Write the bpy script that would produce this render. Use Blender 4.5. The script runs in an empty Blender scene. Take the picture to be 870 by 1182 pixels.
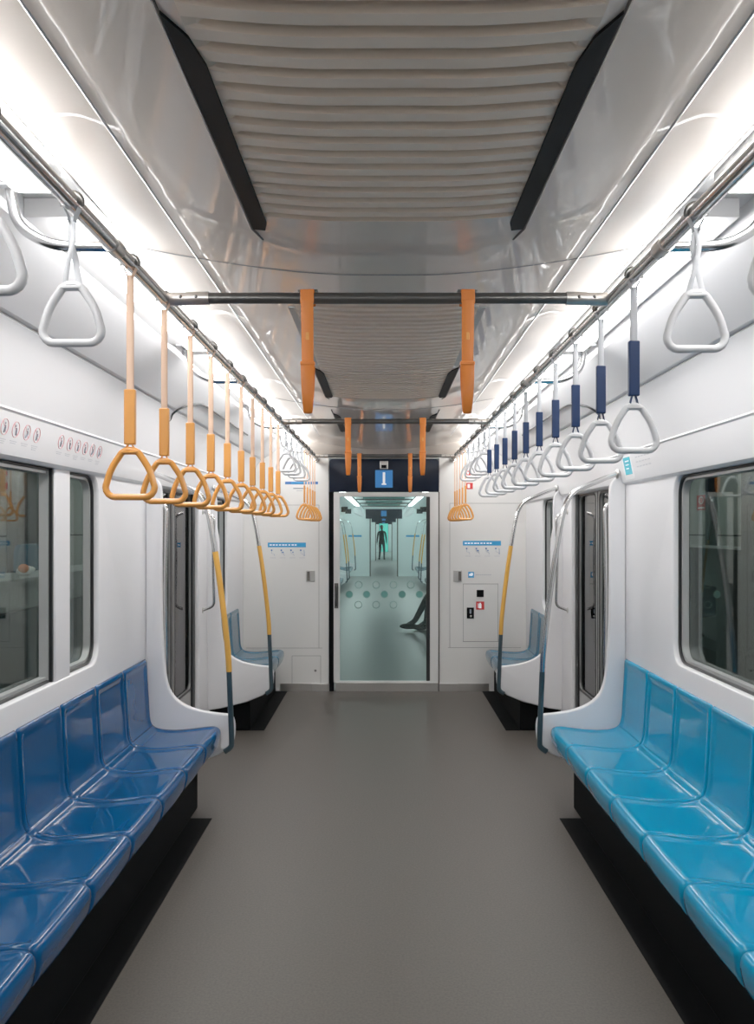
import bpy, bmesh, math, random
from mathutils import Vector, Matrix, noise as mnoise
random.seed(4)
C = bpy.context.collection
SC = bpy.context.scene
PI = math.pi

# ------------------------------------------------------------------ materials
def mat(name, col, rough=.5, metal=0, coat=0, spec=.5, noise=0, nscale=40, bump=0, bscale=20, emit=None, estr=0, coat_r=.05):
    m = bpy.data.materials.new(name); m.use_nodes = True
    nt = m.node_tree; b = nt.nodes['Principled BSDF']
    b.inputs['Base Color'].default_value = (*col, 1)
    b.inputs['Roughness'].default_value = rough
    b.inputs['Metallic'].default_value = metal
    b.inputs['Coat Weight'].default_value = coat
    b.inputs['Coat Roughness'].default_value = coat_r
    b.inputs['Specular IOR Level'].default_value = spec
    tc = nt.nodes.new('ShaderNodeTexCoord')
    if noise:
        n = nt.nodes.new('ShaderNodeTexNoise'); n.inputs['Scale'].default_value = nscale
        n.inputs['Detail'].default_value = 6
        nt.links.new(tc.outputs['Object'], n.inputs['Vector'])
        mx = nt.nodes.new('ShaderNodeMix'); mx.data_type = 'RGBA'
        mx.inputs['A'].default_value = (*[c*(1-noise) for c in col], 1)
        mx.inputs['B'].default_value = (*[min(1, c*(1+noise)) for c in col], 1)
        nt.links.new(n.outputs['Fac'], mx.inputs['Factor'])
        nt.links.new(mx.outputs['Result'], b.inputs['Base Color'])
    if bump:
        n2 = nt.nodes.new('ShaderNodeTexNoise'); n2.inputs['Scale'].default_value = bscale
        n2.inputs['Detail'].default_value = 2
        nt.links.new(tc.outputs['Object'], n2.inputs['Vector'])
        bp = nt.nodes.new('ShaderNodeBump'); bp.inputs['Strength'].default_value = bump
        bp.inputs['Distance'].default_value = .02
        nt.links.new(n2.outputs['Fac'], bp.inputs['Height'])
        nt.links.new(bp.outputs['Normal'], b.inputs['Normal'])
        if coat: nt.links.new(bp.outputs['Normal'], b.inputs['Coat Normal'])
    if emit:
        b.inputs['Emission Color'].default_value = (*emit, 1)
        b.inputs['Emission Strength'].default_value = estr
    return m

def glass(name, tint, refl=1.0, dirt=0.0):
    m = bpy.data.materials.new(name); m.use_nodes = True
    nt = m.node_tree; nt.nodes.clear()
    out = nt.nodes.new('ShaderNodeOutputMaterial')
    tr = nt.nodes.new('ShaderNodeBsdfTransparent'); tr.inputs['Color'].default_value = (*tint, 1)
    gl = nt.nodes.new('ShaderNodeBsdfGlossy'); gl.inputs['Roughness'].default_value = .0
    fr = nt.nodes.new('ShaderNodeFresnel'); fr.inputs['IOR'].default_value = 1.5
    mul = nt.nodes.new('ShaderNodeMath'); mul.operation = 'MULTIPLY'; mul.use_clamp = True
    mul.inputs[1].default_value = refl
    mx = nt.nodes.new('ShaderNodeMixShader')
    nt.links.new(fr.outputs[0], mul.inputs[0]); nt.links.new(mul.outputs[0], mx.inputs[0])
    last = tr
    if dirt:
        df = nt.nodes.new('ShaderNodeBsdfDiffuse'); df.inputs['Color'].default_value = (.6, .8, .78, 1)
        m2 = nt.nodes.new('ShaderNodeMixShader'); m2.inputs[0].default_value = dirt
        nt.links.new(tr.outputs[0], m2.inputs[1]); nt.links.new(df.outputs[0], m2.inputs[2]); last = m2
    nt.links.new(last.outputs[0], mx.inputs[1]); nt.links.new(gl.outputs[0], mx.inputs[2])
    nt.links.new(mx.outputs[0], out.inputs[0])
    return m

M = dict(
 white=mat('wall_white', (.77,.77,.79), .38, coat=.15),
 endwall=mat('end_wall_white', (.80,.795,.775), .38, coat=.1),
 ceil=mat('ceiling_gloss', (.84,.735,.645), .35, coat=.75, bump=.10, bscale=3.0, coat_r=.02),
 vent=mat('vent_beige', (.93,.80,.66), .45),
 cove=mat('cove_white', (.82,.82,.825), .3, coat=.4),
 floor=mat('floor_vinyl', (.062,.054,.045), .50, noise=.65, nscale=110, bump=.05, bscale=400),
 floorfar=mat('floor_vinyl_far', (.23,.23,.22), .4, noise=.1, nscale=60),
 black=mat('black_matt', (.003,.0035,.004), .8, spec=.1),
 slot=mat('slot_black', (.004,.005,.005), .6, spec=.12),
 gasket=mat('rubber', (.008,.009,.01), .4),
 header=mat('header_navy', (.004,.009,.022), .3, spec=.2),
 seatL=mat('seat_blue_cast_left', (.0005,.062,.190), .09, spec=.32, bump=.012, bscale=9),  # same seats as the right; deeper colour cast painted in
 seatR=mat('seat_blue_cast_right', (.0005,.250,.455), .09, spec=.32, bump=.012, bscale=9),  # same seats as the left; brighter colour cast painted in
 seatF=mat('seat_blue_far', (.015,.11,.19), .12, spec=.5),
 steel=mat('steel', (.62,.62,.62), .18, metal=1),
 dsteel=mat('dark_steel', (.16,.16,.155), .3, metal=.9),
 bsteel=mat('brushed_steel', (.55,.54,.52), .35, metal=1),
 orange=mat('orange_plastic', (.78,.32,.055), .38, coat=.2),
 peach=mat('strap_glare', (.82,.56,.40), .5),  # orange strap with its glare painted in as pale peach
 dorange=mat('orange_strap', (.74,.20,.02), .42),
 grey=mat('grey_plastic', (.60,.61,.63), .35, coat=.2),
 greystrap=mat('grey_strap', (.50,.52,.55), .5),
 navy=mat('navy_sleeve', (.003,.022,.085), .4, spec=.25),
 yellow=mat('yellow_coat', (.76,.39,.06), .35, coat=.3),
 tealdark=mat('slate_coat', (.025,.05,.065), .3, coat=.4),
 frame=mat('grey_frame', (.45,.46,.46), .4, metal=.3),
 doorframe=mat('door_frame_grey', (.70,.70,.69), .4),
 lamp=mat('lamp_diffuser', (1,1,1), .5, emit=(1,.985,.965), estr=14.6),
 lampfar=mat('lamp_diffuser_far', (1,1,1), .5, emit=(.95,1,.99), estr=10),
 fillout=mat('outside_fill', (1,1,1), .5, emit=(.95,1,.95), estr=9),
 blue=mat('sign_blue', (.02,.17,.46), .4, emit=(.02,.17,.46), estr=.25),
 bright=mat('banner_blue', (.02,.30,.62), .4),
 txt=mat('print_white', (.85,.88,.9), .4, emit=(.8,.85,.9), estr=.3),
 ink=mat('ink_grey', (.22,.25,.30), .5),
 blueink=mat('ink_blue', (.05,.16,.42), .5),
 faint=mat('ink_faint', (.55,.56,.60), .5),
 red=mat('red_print', (.62,.03,.03), .4),
 pinkring=mat('red_ring_print', (.74,.36,.38), .5),
 paper=mat('sticker_white', (.86,.86,.87), .4),
 cyan=mat('sticker_teal', (.02,.42,.55), .4),
 seam=mat('seam_dark', (.30,.30,.30), .7),
 seamd=mat('seam_darker', (.10,.09,.08), .7),
 tile=mat('platform_tile', (.40,.42,.39), .35, noise=.12, nscale=2),
 tiled=mat('platform_dark', (.006,.009,.009), .5),
 teal=mat('platform_teal', (.012,.035,.035), .4),
 ledge=mat('ledge_pale', (.45,.47,.46), .4),
 skin=mat('skin', (.35,.20,.13), .5),
 suit=mat('suit_dark', (.012,.016,.020), .8),
 suit2=mat('trousers_grey', (.02,.03,.035), .8),
 hair=mat('hair_black', (.006,.005,.005), .5),
 eye=mat('eye_dark', (.02,.02,.02), .3),
 wfar=mat('far_white', (.72,.80,.80), .4),
 tissue=mat('tissue_white', (.85,.83,.80), .8),
 salmon=mat('salmon', (.80,.30,.16), .8),
 etch=mat('etched_teal', (.10,.30,.27), .6),
 etchring=mat('etched_ring', (.20,.34,.31), .6),
 gwin=glass('window_glass', (.80,.86,.84), .36),
 gdoor=glass('door_glass', (.86,.91,.89), 1.0),
 gend=glass('end_door_glass', (.87,.955,.94), .4, dirt=.04),
)

# ------------------------------------------------------------------ helpers
def thing(name, label=None, cat=None, loc=(0,0,0), group=None, kind=None, rz=0):
    o = bpy.data.objects.new(name, None); C.objects.link(o)
    o.location = loc; o.rotation_euler = (0,0,rz); o.empty_display_size = .05
    return tag(o, label, cat, group, kind)
def tag(o, label=None, cat=None, group=None, kind=None):
    if label: o['label'] = label
    if cat: o['category'] = cat
    if group: o['group'] = group
    if kind: o['kind'] = kind
    return o
def copytree(o, parent=None):
    c = o.copy(); C.objects.link(c)
    if parent: c.parent = parent
    for ch in list(o.children): copytree(ch, c)
    return c

def link_mesh(name, me, m, parent=None, smooth=True, bevel=0, seg=2, angle=35):
    o = bpy.data.objects.new(name, me); C.objects.link(o)
    me.materials.clear(); me.materials.append(m)
    for p in me.polygons: p.use_smooth = smooth
    if bevel:
        b = o.modifiers.new('b', 'BEVEL'); b.width = bevel; b.segments = seg; b.limit_method = 'ANGLE'
        b.angle_limit = math.radians(40); b.harden_normals = False
    if smooth:
        try:
            me.set_sharp_from_angle(angle=math.radians(angle))
        except Exception: pass
    if parent: o.parent = parent
    return o

class MB:
    def __init__(s): s.v = []; s.f = []
    def box(s, c, d, R=None):
        n = len(s.v)
        for x in (-1,1):
            for y in (-1,1):
                for z in (-1,1):
                    p = Vector((x*d[0]/2, y*d[1]/2, z*d[2]/2))
                    if R: p = R @ p
                    s.v.append(p+Vector(c))
        for q in ((0,1,3,2),(4,6,7,5),(0,4,5,1),(2,3,7,6),(0,2,6,4),(1,5,7,3)): s.f.append([n+i for i in q])
        return s
    def b2(s, x0,x1,y0,y1,z0,z1):
        return s.box(((x0+x1)/2,(y0+y1)/2,(z0+z1)/2),(abs(x1-x0),abs(y1-y0),abs(z1-z0)))
    def tube(s, pts, r, n=12, closed=False, caps=True, flat=None, up=None):
        # r number or list; flat: second radius along the binormal
        pts = [Vector(p) for p in pts]; N = len(pts); base = len(s.v)
        prev = None
        for i, p in enumerate(pts):
            a = pts[i-1] if (i > 0 or closed) else pts[i]
            b = pts[(i+1) % N] if (i < N-1 or closed) else pts[i]
            t = (b-a).normalized()
            if up is not None: u = Vector(up) - t*Vector(up).dot(t)
            elif prev is None:
                k = Vector((0,0,1)) if abs(t.z) < .9 else Vector((0,1,0))
                u = k - t*k.dot(t)
            else: u = prev - t*prev.dot(t)
            u.normalize(); w = t.cross(u); prev = u
            ri = r[i] if isinstance(r, (list, tuple)) else r
            fi = ri if flat is None else (flat[i] if isinstance(flat, (list, tuple)) else flat)
            for k in range(n):
                an = 2*PI*k/n
                s.v.append(p + u*math.cos(an)*ri + w*math.sin(an)*fi)
        for i in range(N if closed else N-1):
            j = (i+1) % N
            for k in range(n):
                l = (k+1) % n
                s.f.append([base+i*n+k, base+i*n+l, base+j*n+l, base+j*n+k])
        if caps and not closed:
            s.f.append([base+k for k in range(n)][::-1]); s.f.append([base+(N-1)*n+k for k in range(n)])
        return s
    def cyl(s, a, b, r, n=20): return s.tube([a, b], r, n)
    def grid(s, fn, nu, nv, closed=False):
        base = len(s.v)
        for i in range(nu+1):
            for j in range(nv+1): s.v.append(Vector(fn(i/nu, j/nv)))
        for i in range(nu):
            for j in range(nv):
                a = base+i*(nv+1)+j
                s.f.append([a, a+1, a+nv+2, a+nv+1])
        return s
    def extrude(s, prof, y0, y1, axis='y'):
        # open profile of (x,z) swept along y
        base = len(s.v)
        for (x, z) in prof: s.v.append(Vector((x, y0, z)))
        for (x, z) in prof: s.v.append(Vector((x, y1, z)))
        n = len(prof)
        for i in range(n-1): s.f.append([base+i, base+i+1, base+n+i+1, base+n+i])
        return s
    def ell(s, c, r, nu=12, nv=16, R=None):
        base = len(s.v)
        for i in range(nu+1):
            th = PI*i/nu
            for j in range(nv):
                ph = 2*PI*j/nv
                p = Vector((r[0]*math.sin(th)*math.cos(ph), r[1]*math.sin(th)*math.sin(ph), r[2]*math.cos(th)))
                if R: p = R @ p
                s.v.append(p+Vector(c))
        for i in range(nu):
            for j in range(nv):
                k = (j+1) % nv
                s.f.append([base+i*nv+j, base+(i+1)*nv+j, base+(i+1)*nv+k, base+i*nv+k])
        return s
    def build(s, name, m, parent=None, smooth=True, bevel=0, seg=2, recalc=True, angle=35, merge=0):
        me = bpy.data.meshes.new(name); me.from_pydata([tuple(p) for p in s.v], [], s.f); me.update()
        bm = bmesh.new(); bm.from_mesh(me)
        if merge: bmesh.ops.remove_doubles(bm, verts=bm.verts, dist=merge)
        if recalc: bmesh.ops.recalc_face_normals(bm, faces=bm.faces)
        bm.to_mesh(me); bm.free()
        return link_mesh(name, me, m, parent, smooth, bevel, seg, angle)

def rrect(x0, x1, y0, y1, r, n=6):
    if isinstance(r, (int, float)): r = (r,)*4   # bl, br, tr, tl
    out = []
    for (cx, cy, rr, a0) in ((x0, y0, r[0], PI), (x1, y0, r[1], 1.5*PI), (x1, y1, r[2], 0), (x0, y1, r[3], .5*PI)):
        sx = 1 if cx == x0 else -1; sy = 1 if cy == y0 else -1
        if rr <= 0: out.append((cx, cy)); continue
        for k in range(n+1):
            a = a0 + .5*PI*k/n
            out.append((cx+sx*rr+rr*math.cos(a), cy+sy*rr+rr*math.sin(a)))
    return out

def plate(name, outer, holes, t, mapping, m, parent=None, bevel=0):
    """flat plate from 2D outlines; mapping(x,y,z)->world, z in 0..t (+bevel included)"""
    cu = bpy.data.curves.new('t', 'CURVE'); cu.dimensions = '2D'; cu.fill_mode = 'BOTH'
    cu.extrude = max(t/2-bevel, 1e-5); cu.bevel_depth = bevel; cu.bevel_resolution = 2; cu.offset = -bevel
    for poly in [outer]+list(holes):
        sp = cu.splines.new('POLY'); sp.points.add(len(poly)-1); sp.use_cyclic_u = True
        for i, p in enumerate(poly): sp.points[i].co = (p[0], p[1], 0, 1)
    o = bpy.data.objects.new('t', cu); C.objects.link(o)
    dg = bpy.context.evaluated_depsgraph_get(); dg.update()
    me = bpy.data.meshes.new_from_object(o.evaluated_get(dg))
    bpy.data.objects.remove(o); bpy.data.curves.remove(cu)
    me.name = name
    for v in me.vertices: v.co = Vector(mapping(v.co.x, v.co.y, v.co.z+t/2))
    bm = bmesh.new(); bm.from_mesh(me); bmesh.ops.remove_doubles(bm, verts=bm.verts, dist=1e-5)
    bmesh.ops.recalc_face_normals(bm, faces=bm.faces); bm.to_mesh(me); bm.free()
    return link_mesh(name, me, m, parent, True, 0, angle=30)

def text_mesh(s, size, mapping, name, m, parent=None, bold=.0):
    cu = bpy.data.curves.new('t', 'FONT'); cu.body = s; cu.size = size; cu.extrude = .0008
    cu.align_x = 'CENTER'; cu.align_y = 'CENTER'; cu.offset = bold
    o = bpy.data.objects.new('t', cu); C.objects.link(o)
    dg = bpy.context.evaluated_depsgraph_get(); dg.update()
    me = bpy.data.meshes.new_from_object(o.evaluated_get(dg))
    bpy.data.objects.remove(o); bpy.data.curves.remove(cu)
    me.name = name
    for v in me.vertices: v.co = Vector(mapping(v.co.x, v.co.y, v.co.z))
    return link_mesh(name, me, m, parent, False)

def circ(cx, cy, r, n=24, sy=1): return [(cx+r*math.cos(2*PI*k/n), cy+r*sy*math.sin(2*PI*k/n)) for k in range(n)]
def smooth_path(pts, n=8, closed=False):
    P = [Vector(p) for p in pts]; out = []; N = len(P)
    for i in range(N if closed else N-1):
        if closed: a, b, c, d = P[i-1], P[i], P[(i+1) % N], P[(i+2) % N]
        else: a, b, c, d = P[max(i-1,0)], P[i], P[i+1], P[min(i+2,N-1)]
        for k in range(n):
            t = k/n
            out.append(.5*((2*b)+(c-a)*t+(2*a-5*b+4*c-d)*t*t+(-a+3*b-3*c+d)*t**3))
    if not closed: out.append(P[-1])
    return out
def fillet(pts, r, n=5):
    """round interior corners of an open polyline"""
    P = [Vector(p) for p in pts]; out = [P[0]]
    for i in range(1, len(P)-1):
        a, b, c = P[i-1], P[i], P[i+1]
        u = (a-b); v = (c-b); rr = min(r, u.length*.45, v.length*.45)
        p0 = b+u.normalized()*rr; p2 = b+v.normalized()*rr
        for k in range(n+1):
            t = k/n; out.append(p0*(1-t)**2+b*2*t*(1-t)+p2*t*t)
    out.append(P[-1]); return out

# ------------------------------------------------------------------ key dimensions
EYE = 1.55
YE = 8.30            # end wall
Y0 = -2.2            # rear end of what is modelled of this car
YP, YP2 = 4.90, 6.62 # partitions
D0, D1 = 5.12, 6.30  # side door
RX, RZ = .655, 2.225 # hanging rails
SP = .43             # seat pitch
def hc(x): x = abs(x); return EYE + .750 + .085*(max(0, x-.12)/.635)**1.5

# ------------------------------------------------------------------ floor
fl = MB().b2(-1.36, 1.36, Y0, YE, -.04, 0).build('floor', M['floor'], smooth=False); tag(fl, kind='structure')
for s, side in ((-1,'left'),(1,'right')):
    for (a, b) in ((Y0, YP-.26), (YP2+.05, YE-.02)):
        t = MB().b2(s*.93, s*1.355, a, b, .0005, .003).build('trim_1' if s < 0 else 'trim_2', M['black'], smooth=False); tag(t, kind='structure')  # black strip laid in place of the shade under the bench
        hb = MB().b2(s*1.04, s*1.345, a, b+(.16 if a < 0 else -.02), .004, .27).build('occluder_box', M['black'], bevel=.01)  # box added to block light and deepen the dark under the bench
        tag(hb, 'black heater box on the floor under the %s bench on the %s' % ('long near' if a < 0 else 'small far', side), 'occluder')
        t = MB().b2(s*1.346, s*1.352, a, b, .003, .40).build('baseboard_'+side, M['black'], smooth=False); tag(t, kind='structure')

# ------------------------------------------------------------------ side walls
WZ = 1.80
def side_map(s, x0):
    return lambda a, b, c: (s*(x0+c), a, b)
for s, side in ((-1,'left'),(1,'right')):
    winA = rrect(.60, 4.08, .925, WZ, (.09,.09,.09,.09))
    winB = rrect(6.78, 7.45, .87, WZ, .09)
    W0, W1 = -2.15, .25
    winC = rrect(-1.9, .1, .925, WZ, .09)
    for (ya, yb, hl_) in ((Y0, D0, [winA, winC]), (D1, YE, [winB])):
        w = plate('wall_'+side, [(ya,-.03),(yb,-.03),(yb,1.84),(ya,1.84)], hl_, .035, side_map(s, 1.352), M['white'], bevel=.012); tag(w, kind='structure')
    # upper wall: band with notices, coved wall, ledge and slanted lighting cover
    prof = [(s*1.352,1.80),(s*1.332,1.812),(s*1.326,1.83),(s*1.300,1.955),(s*1.292,1.962),(s*1.296,1.970),(s*1.29,1.99),(s*1.262,2.08),(s*1.22,2.17),(s*1.195,2.205),
            (s*1.185,2.212),(s*1.190,2.220),(s*1.165,2.222),(s*1.150,2.232),(s*.965,2.352),(s*.955,2.372),(s*.955,2.42)]
    u = MB().extrude(prof, Y0, YE)
    u.extrude([(s*1.42,1.80),(s*1.352,1.80)], Y0, YE)
    u = u.build('wall_'+side, M['white'], angle=25); tag(u, kind='structure')
    # thin dark joints
    j = MB().tube([(s*1.2955,Y0,1.963),(s*1.2955,YE,1.963)], .0022, 6).build('trim_3', M['seam']); tag(j, kind='structure')
    j = MB().tube([(s*1.188,Y0,2.214),(s*1.188,YE,2.214)], .003, 6).build('trim_4', M['seam']); tag(j, kind='structure')
    # roof behind lights
    r = MB().extrude([(s*.955,2.42),(s*.76,2.42),(s*.757,hc(.755))], Y0, YE).build('ceiling', M['cove'], smooth=False); tag(r, kind='structure')
    # windows
    wn = 0
    for idx, (hole, a0, a1, z0) in enumerate(((winA,.60,4.08,.925),(winB,6.78,7.45,.87),(winC,-1.9,.1,.925))):
        W = thing('window_%d' % (1+idx+(3 if s > 0 else 0)), kind='structure')
        def grow(g, z0=z0, a0=a0, a1=a1, rr=.09): return rrect(a0-g, a1+g, z0-g, WZ+g, max(rr+g,.01))
        plate('gasket', grow(.012), [grow(-.010)], .014, side_map(s, 1.376), M['gasket'], W, bevel=.003)
        plate('frame', grow(.012), [grow(-.022)], .03, side_map(s, 1.389), M['frame'], W)
        plate('pane', grow(.0), [], .004, side_map(s, 1.418), M['gwin'], W)
        if idx == 0 and s < 0:
            MB().b2(s*1.358, s*1.42, 3.555, 3.725, .92, WZ+.005).build('mullion', M['white'], W, bevel=.006)
            MB().b2(s*1.366, s*1.378, 3.540, 3.555, .925, WZ).b2(s*1.366, s*1.378, 3.725, 3.737, .925, WZ).build('mullion_gasket', M['gasket'], W)
            MB().b2(s*1.380, s*1.418, 3.535, 3.556, .925, WZ).b2(s*1.380, s*1.418, 3.724, 3.742, .925, WZ).build('mullion_frame', M['frame'], W)
    # sliding doors
    D = thing('door_%d' % (1 if s < 0 else 2), kind='structure')
    mid = (D0+D1)/2
    for (a, b) in ((D0+.005, mid-.012), (mid+.012, D1-.005)):
        lf = plate('door_leaf', rrect(a, b, .02, 1.835, .004), [rrect(a+.038, b-.038, .40, 1.79, .05)], .03, side_map(s, 1.40), M['frame'], D)
        plate('gasket', rrect(a+.030, b-.030, .392, 1.798, .06), [rrect(a+.044, b-.044, .406, 1.784, .045)], .006, side_map(s, 1.396), M['gasket'], lf)
        plate('pane', rrect(a+.036, b-.036, .398, 1.792, .05), [], .004, side_map(s, 1.412), M['gdoor'], lf)
    MB().b2(s*1.398, s*1.428, mid-.012, mid+.012, .02, 1.835).build('door_seal', M['gasket'], D)
    MB().b2(s*1.385, s*1.40, D1-.06, D1, 0, 1.84).b2(s*1.385, s*1.40, D0, D0+.01, 0, 1.84).build('door_edge_seal', M['gasket'], D)
    MB().b2(s*1.33, s*1.44, D0, D1, .0, .012).build('threshold', M['bsteel'], D)
    # header over door
    h = MB().b2(s*1.352, s*1.45, D0-.01, D1+.01, 1.835, 1.90).build('trim_5', M['white'], smooth=False); tag(h, kind='structure')

# ------------------------------------------------------------------ ceiling
vents = [(-1.9, 2.11), (2.82, 4.98)]
def ceil_strip(x0, x1, ya, yb, nm='ceiling', n=14):
    b = MB()
    b.grid(lambda u, v: (x0+(x1-x0)*u, ya+(yb-ya)*v, hc(x0+(x1-x0)*u)), n, max(1, int((yb-ya)*3)))
    o = b.build(nm, M['ceil'], recalc=False); tag(o, kind='structure')
    return o
VX = .315
joints = [Y0, -.30, 2.55, 5.42, YE]
for a, b in zip(joints[:-1], joints[1:]):
    ceil_strip(-.757, -VX, a, b); ceil_strip(VX, .757, a, b)
for (a, b) in ((Y0, -1.9), (2.11, 2.82), (4.98, YE)): ceil_strip(-VX, VX, a, b)
for y in joints[1:-1]:
    pts = [(x/20*.75, y, hc(x/20*.75)-.0005) for x in range(-20, 21)]
    t = MB().tube(pts, .0022, 6).build('trim_6', M['seam']); tag(t, kind='structure')
for s in (-1, 1):
    t = MB().tube([(s*.56, Y0, hc(.56)), (s*.56, 7.4, hc(.56))], .003, 6).build('seam_highlight', M['cove']); tag(t, kind='structure')  # pale tube stands in for the highlight along the ceiling seam
    t = MB().b2(s*.748, s*.760, Y0, YE, hc(.755)-.004, hc(.755)+.01).build('trim_8', M['cove'], bevel=.004); tag(t, kind='structure')
_nt = M['vent'].node_tree; _a = _nt.nodes.new('ShaderNodeAttribute'); _a.attribute_name = 'groove_shade'
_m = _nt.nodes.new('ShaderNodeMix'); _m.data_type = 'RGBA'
_m.inputs['A'].default_value = (.98,.83,.68,1); _m.inputs['B'].default_value = (.10,.085,.07,1)  # groove shade painted into the slat colour, fading towards the ends
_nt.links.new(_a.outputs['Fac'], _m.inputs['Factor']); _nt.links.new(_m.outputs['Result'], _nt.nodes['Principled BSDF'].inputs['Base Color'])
def vent_panel(y0, y1, label, pitch):
    n = int(round((y1-y0)/pitch)); pitch = (y1-y0)/n
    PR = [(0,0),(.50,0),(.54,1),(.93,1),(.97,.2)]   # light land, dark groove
    xs = [i/32*2-1 for i in range(33)]
    b = MB(); rows = []
    for k in range(n):
        for (t, dd) in PR: rows.append((y0+(k+t)*pitch, dd))
    rows.append((y1, 0))
    base = 0
    for (y, dd) in rows:
        for x in xs:
            f = max(0, min(1, (1-abs(x))/.30)); f = f*f*(3-2*f)
            b.v.append(Vector((x*VX, y, hc(x*VX)+dd*.06*f)))
    for i in range(len(rows)-1):
        for j in range(32):
            a = i*33+j; b.f.append([a, a+1, a+34, a+33])
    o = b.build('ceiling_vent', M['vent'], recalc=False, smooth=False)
    at = o.data.attributes.new('groove_shade', 'FLOAT', 'POINT')
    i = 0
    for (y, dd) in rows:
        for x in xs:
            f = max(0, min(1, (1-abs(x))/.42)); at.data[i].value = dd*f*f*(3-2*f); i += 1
    return tag(o, label, 'air vent')
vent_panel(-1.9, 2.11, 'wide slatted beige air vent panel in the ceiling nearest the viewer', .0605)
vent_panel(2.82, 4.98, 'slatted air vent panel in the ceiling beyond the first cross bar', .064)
# black air slots
def slot(s, y0, y1, which, chamfer=.14):
    sd = 'left' if s < 0 else 'right'
    xi, xo = .302, .343
    def mp(a, b, c):
        x = a; return (s*x, b, hc(x)-.006-c*.0 + c)
    out = [(xo, y0-.12), (xo, y1), (xi+.01, y1), (xi, y1-.05), (xi, y0+.02), (xi+.012, y0-.06)]
    o = plate('ceiling_air_slot', out, [], .006, mp, M['slot']); 
    lip = MB().tube([(s*(xo+.003), y0-.30, hc(xo)-.002), (s*(xo+.003), y1, hc(xo)-.004), (s*(xo-.012), y1+.09, hc(xo)-.001)], .0032, 6).build('lip', M['seamd'], o)
    tag(o, 'black slanted air slot in the ceiling, %s side, %s' % (sd, which), 'air slot')
    return o
for s in (-1, 1):
    slot(s, 1.40, 2.20, 'nearest and longest looking')
    slot(s, 4.22, 5.00, 'behind the first cross bar')
    slot(s, 5.85, 6.75, 'just past the second cross bar')
    slot(s, -1.4, -.6, 'overhead behind the viewer')
    t = MB().b2(s*.318, s*.340, 2.98, 4.05, hc(.33)-.003, hc(.33)+.004).build('trim_9', M['frame'], smooth=False); tag(t, kind='structure')

# ------------------------------------------------------------------ lamps in the coves
lamp_names = {0:'nearest', 1:'second', 2:'third', 3:'farthest'}
lamps = [(.50,2.02),(2.29,3.81),(4.08,5.60),(5.87,7.40),(7.66,8.25),(-1.3,.22)]
which = ['above and beside the nearest white handle', 'starting at the first pair of curved brackets', 'third along, above the middle of the strap row', 'over the side door', 'short one against the end wall', 'behind the viewer']
for s in (-1, 1):
    sd = 'left' if s < 0 else 'right'
    for i, (a, b) in enumerate(lamps):
        L = thing('ceiling_lamp', 'long white ceiling lamp on the %s, %s' % (sd, which[i]), 'lamp', (s*.86, (a+b)/2, 2.39), 'lamps in the two ceiling coves')
        ln = b-a
        plate('diffuser', rrect(-.096, .010, -ln/2, ln/2, .02), [], .036, lambda x, y, z, s=s: (s*x, y, z-.058), M['lamp'], L, bevel=.008)
        MB().b2(-.094, .06, -ln/2-.02, ln/2+.02, -.022, .028).build('housing', M['cove'], L)
        MB().b2(-.07, .07, ln/2+.02, ln/2+.045, -.028, -.004).build('end_cap', M['grey'], L)

# ------------------------------------------------------------------ rails, brackets, cross bars
for s in (-1, 1):
    sd = 'left' if s < 0 else 'right'
    r = thing('hanging_rail', 'long polished steel rail running the length of the %s side under the ceiling' % sd, 'rail', (s*RX, 3, RZ))
    MB().tube([(0, Y0-3+.02, 0), (0, YE-3-.02, 0)], .0175, 20).build('tube', M['steel'], r)
    MB().tube([(0, YE-3-.02, 0), (0, YE-3-.005, 0)], .03, 20).build('flange', M['steel'], r)
    for k, y in enumerate((-.3, 2.07, 3.95, 5.73, 7.53)):
        nm = ('behind the viewer','nearest','second','third','farthest')[k]
        B = thing('rail_bracket', 'curved steel tube bracket carrying the %s rail, %s%s' % (sd, nm, '' if k == 0 else ' along the rail'), 'bracket', (s*RX, y, RZ), 'curved rail brackets')
        pts = fillet([(s*.0,0,0),(s*.15,0,.002),(s*.235,0,.05),(s*.25,0,.16)], .09, 8)
        MB().tube(pts, .013, 14).build('tube', M['steel'], B)
        MB().tube([(0,-.03,0),(0,.03,0)], .0205, 18).build('collar', M['bsteel'], B)
        MB().box((s*.25,0,.155),(.05,.09,.014)).build('foot_plate', M['dsteel'], B, bevel=.003)
bars = [(2.55,'nearest'),(5.46,'middle'),(8.02,'farthest')]
for y, nm in bars:
    b = thing('cross_bar', '%s dark steel bar crossing between the two rails' % nm, 'bar', (0, y, 2.230), 'cross bars')
    MB().tube([(-.55,0,0),(.55,0,0)], .0165, 18).build('tube', M['dsteel'], b)
    for s in (-1, 1):
        sl = MB().tube([(s*.525,0,0),(s*.645,0,-.003)], .0195, 18).build('end_sleeve', M['bsteel'], b)
        MB().ell((s*.56,-.019,0), (.005,.003,.005)).ell((s*.605,-.019,0), (.005,.003,.005)).build('screw', M['dsteel'], sl)

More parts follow.
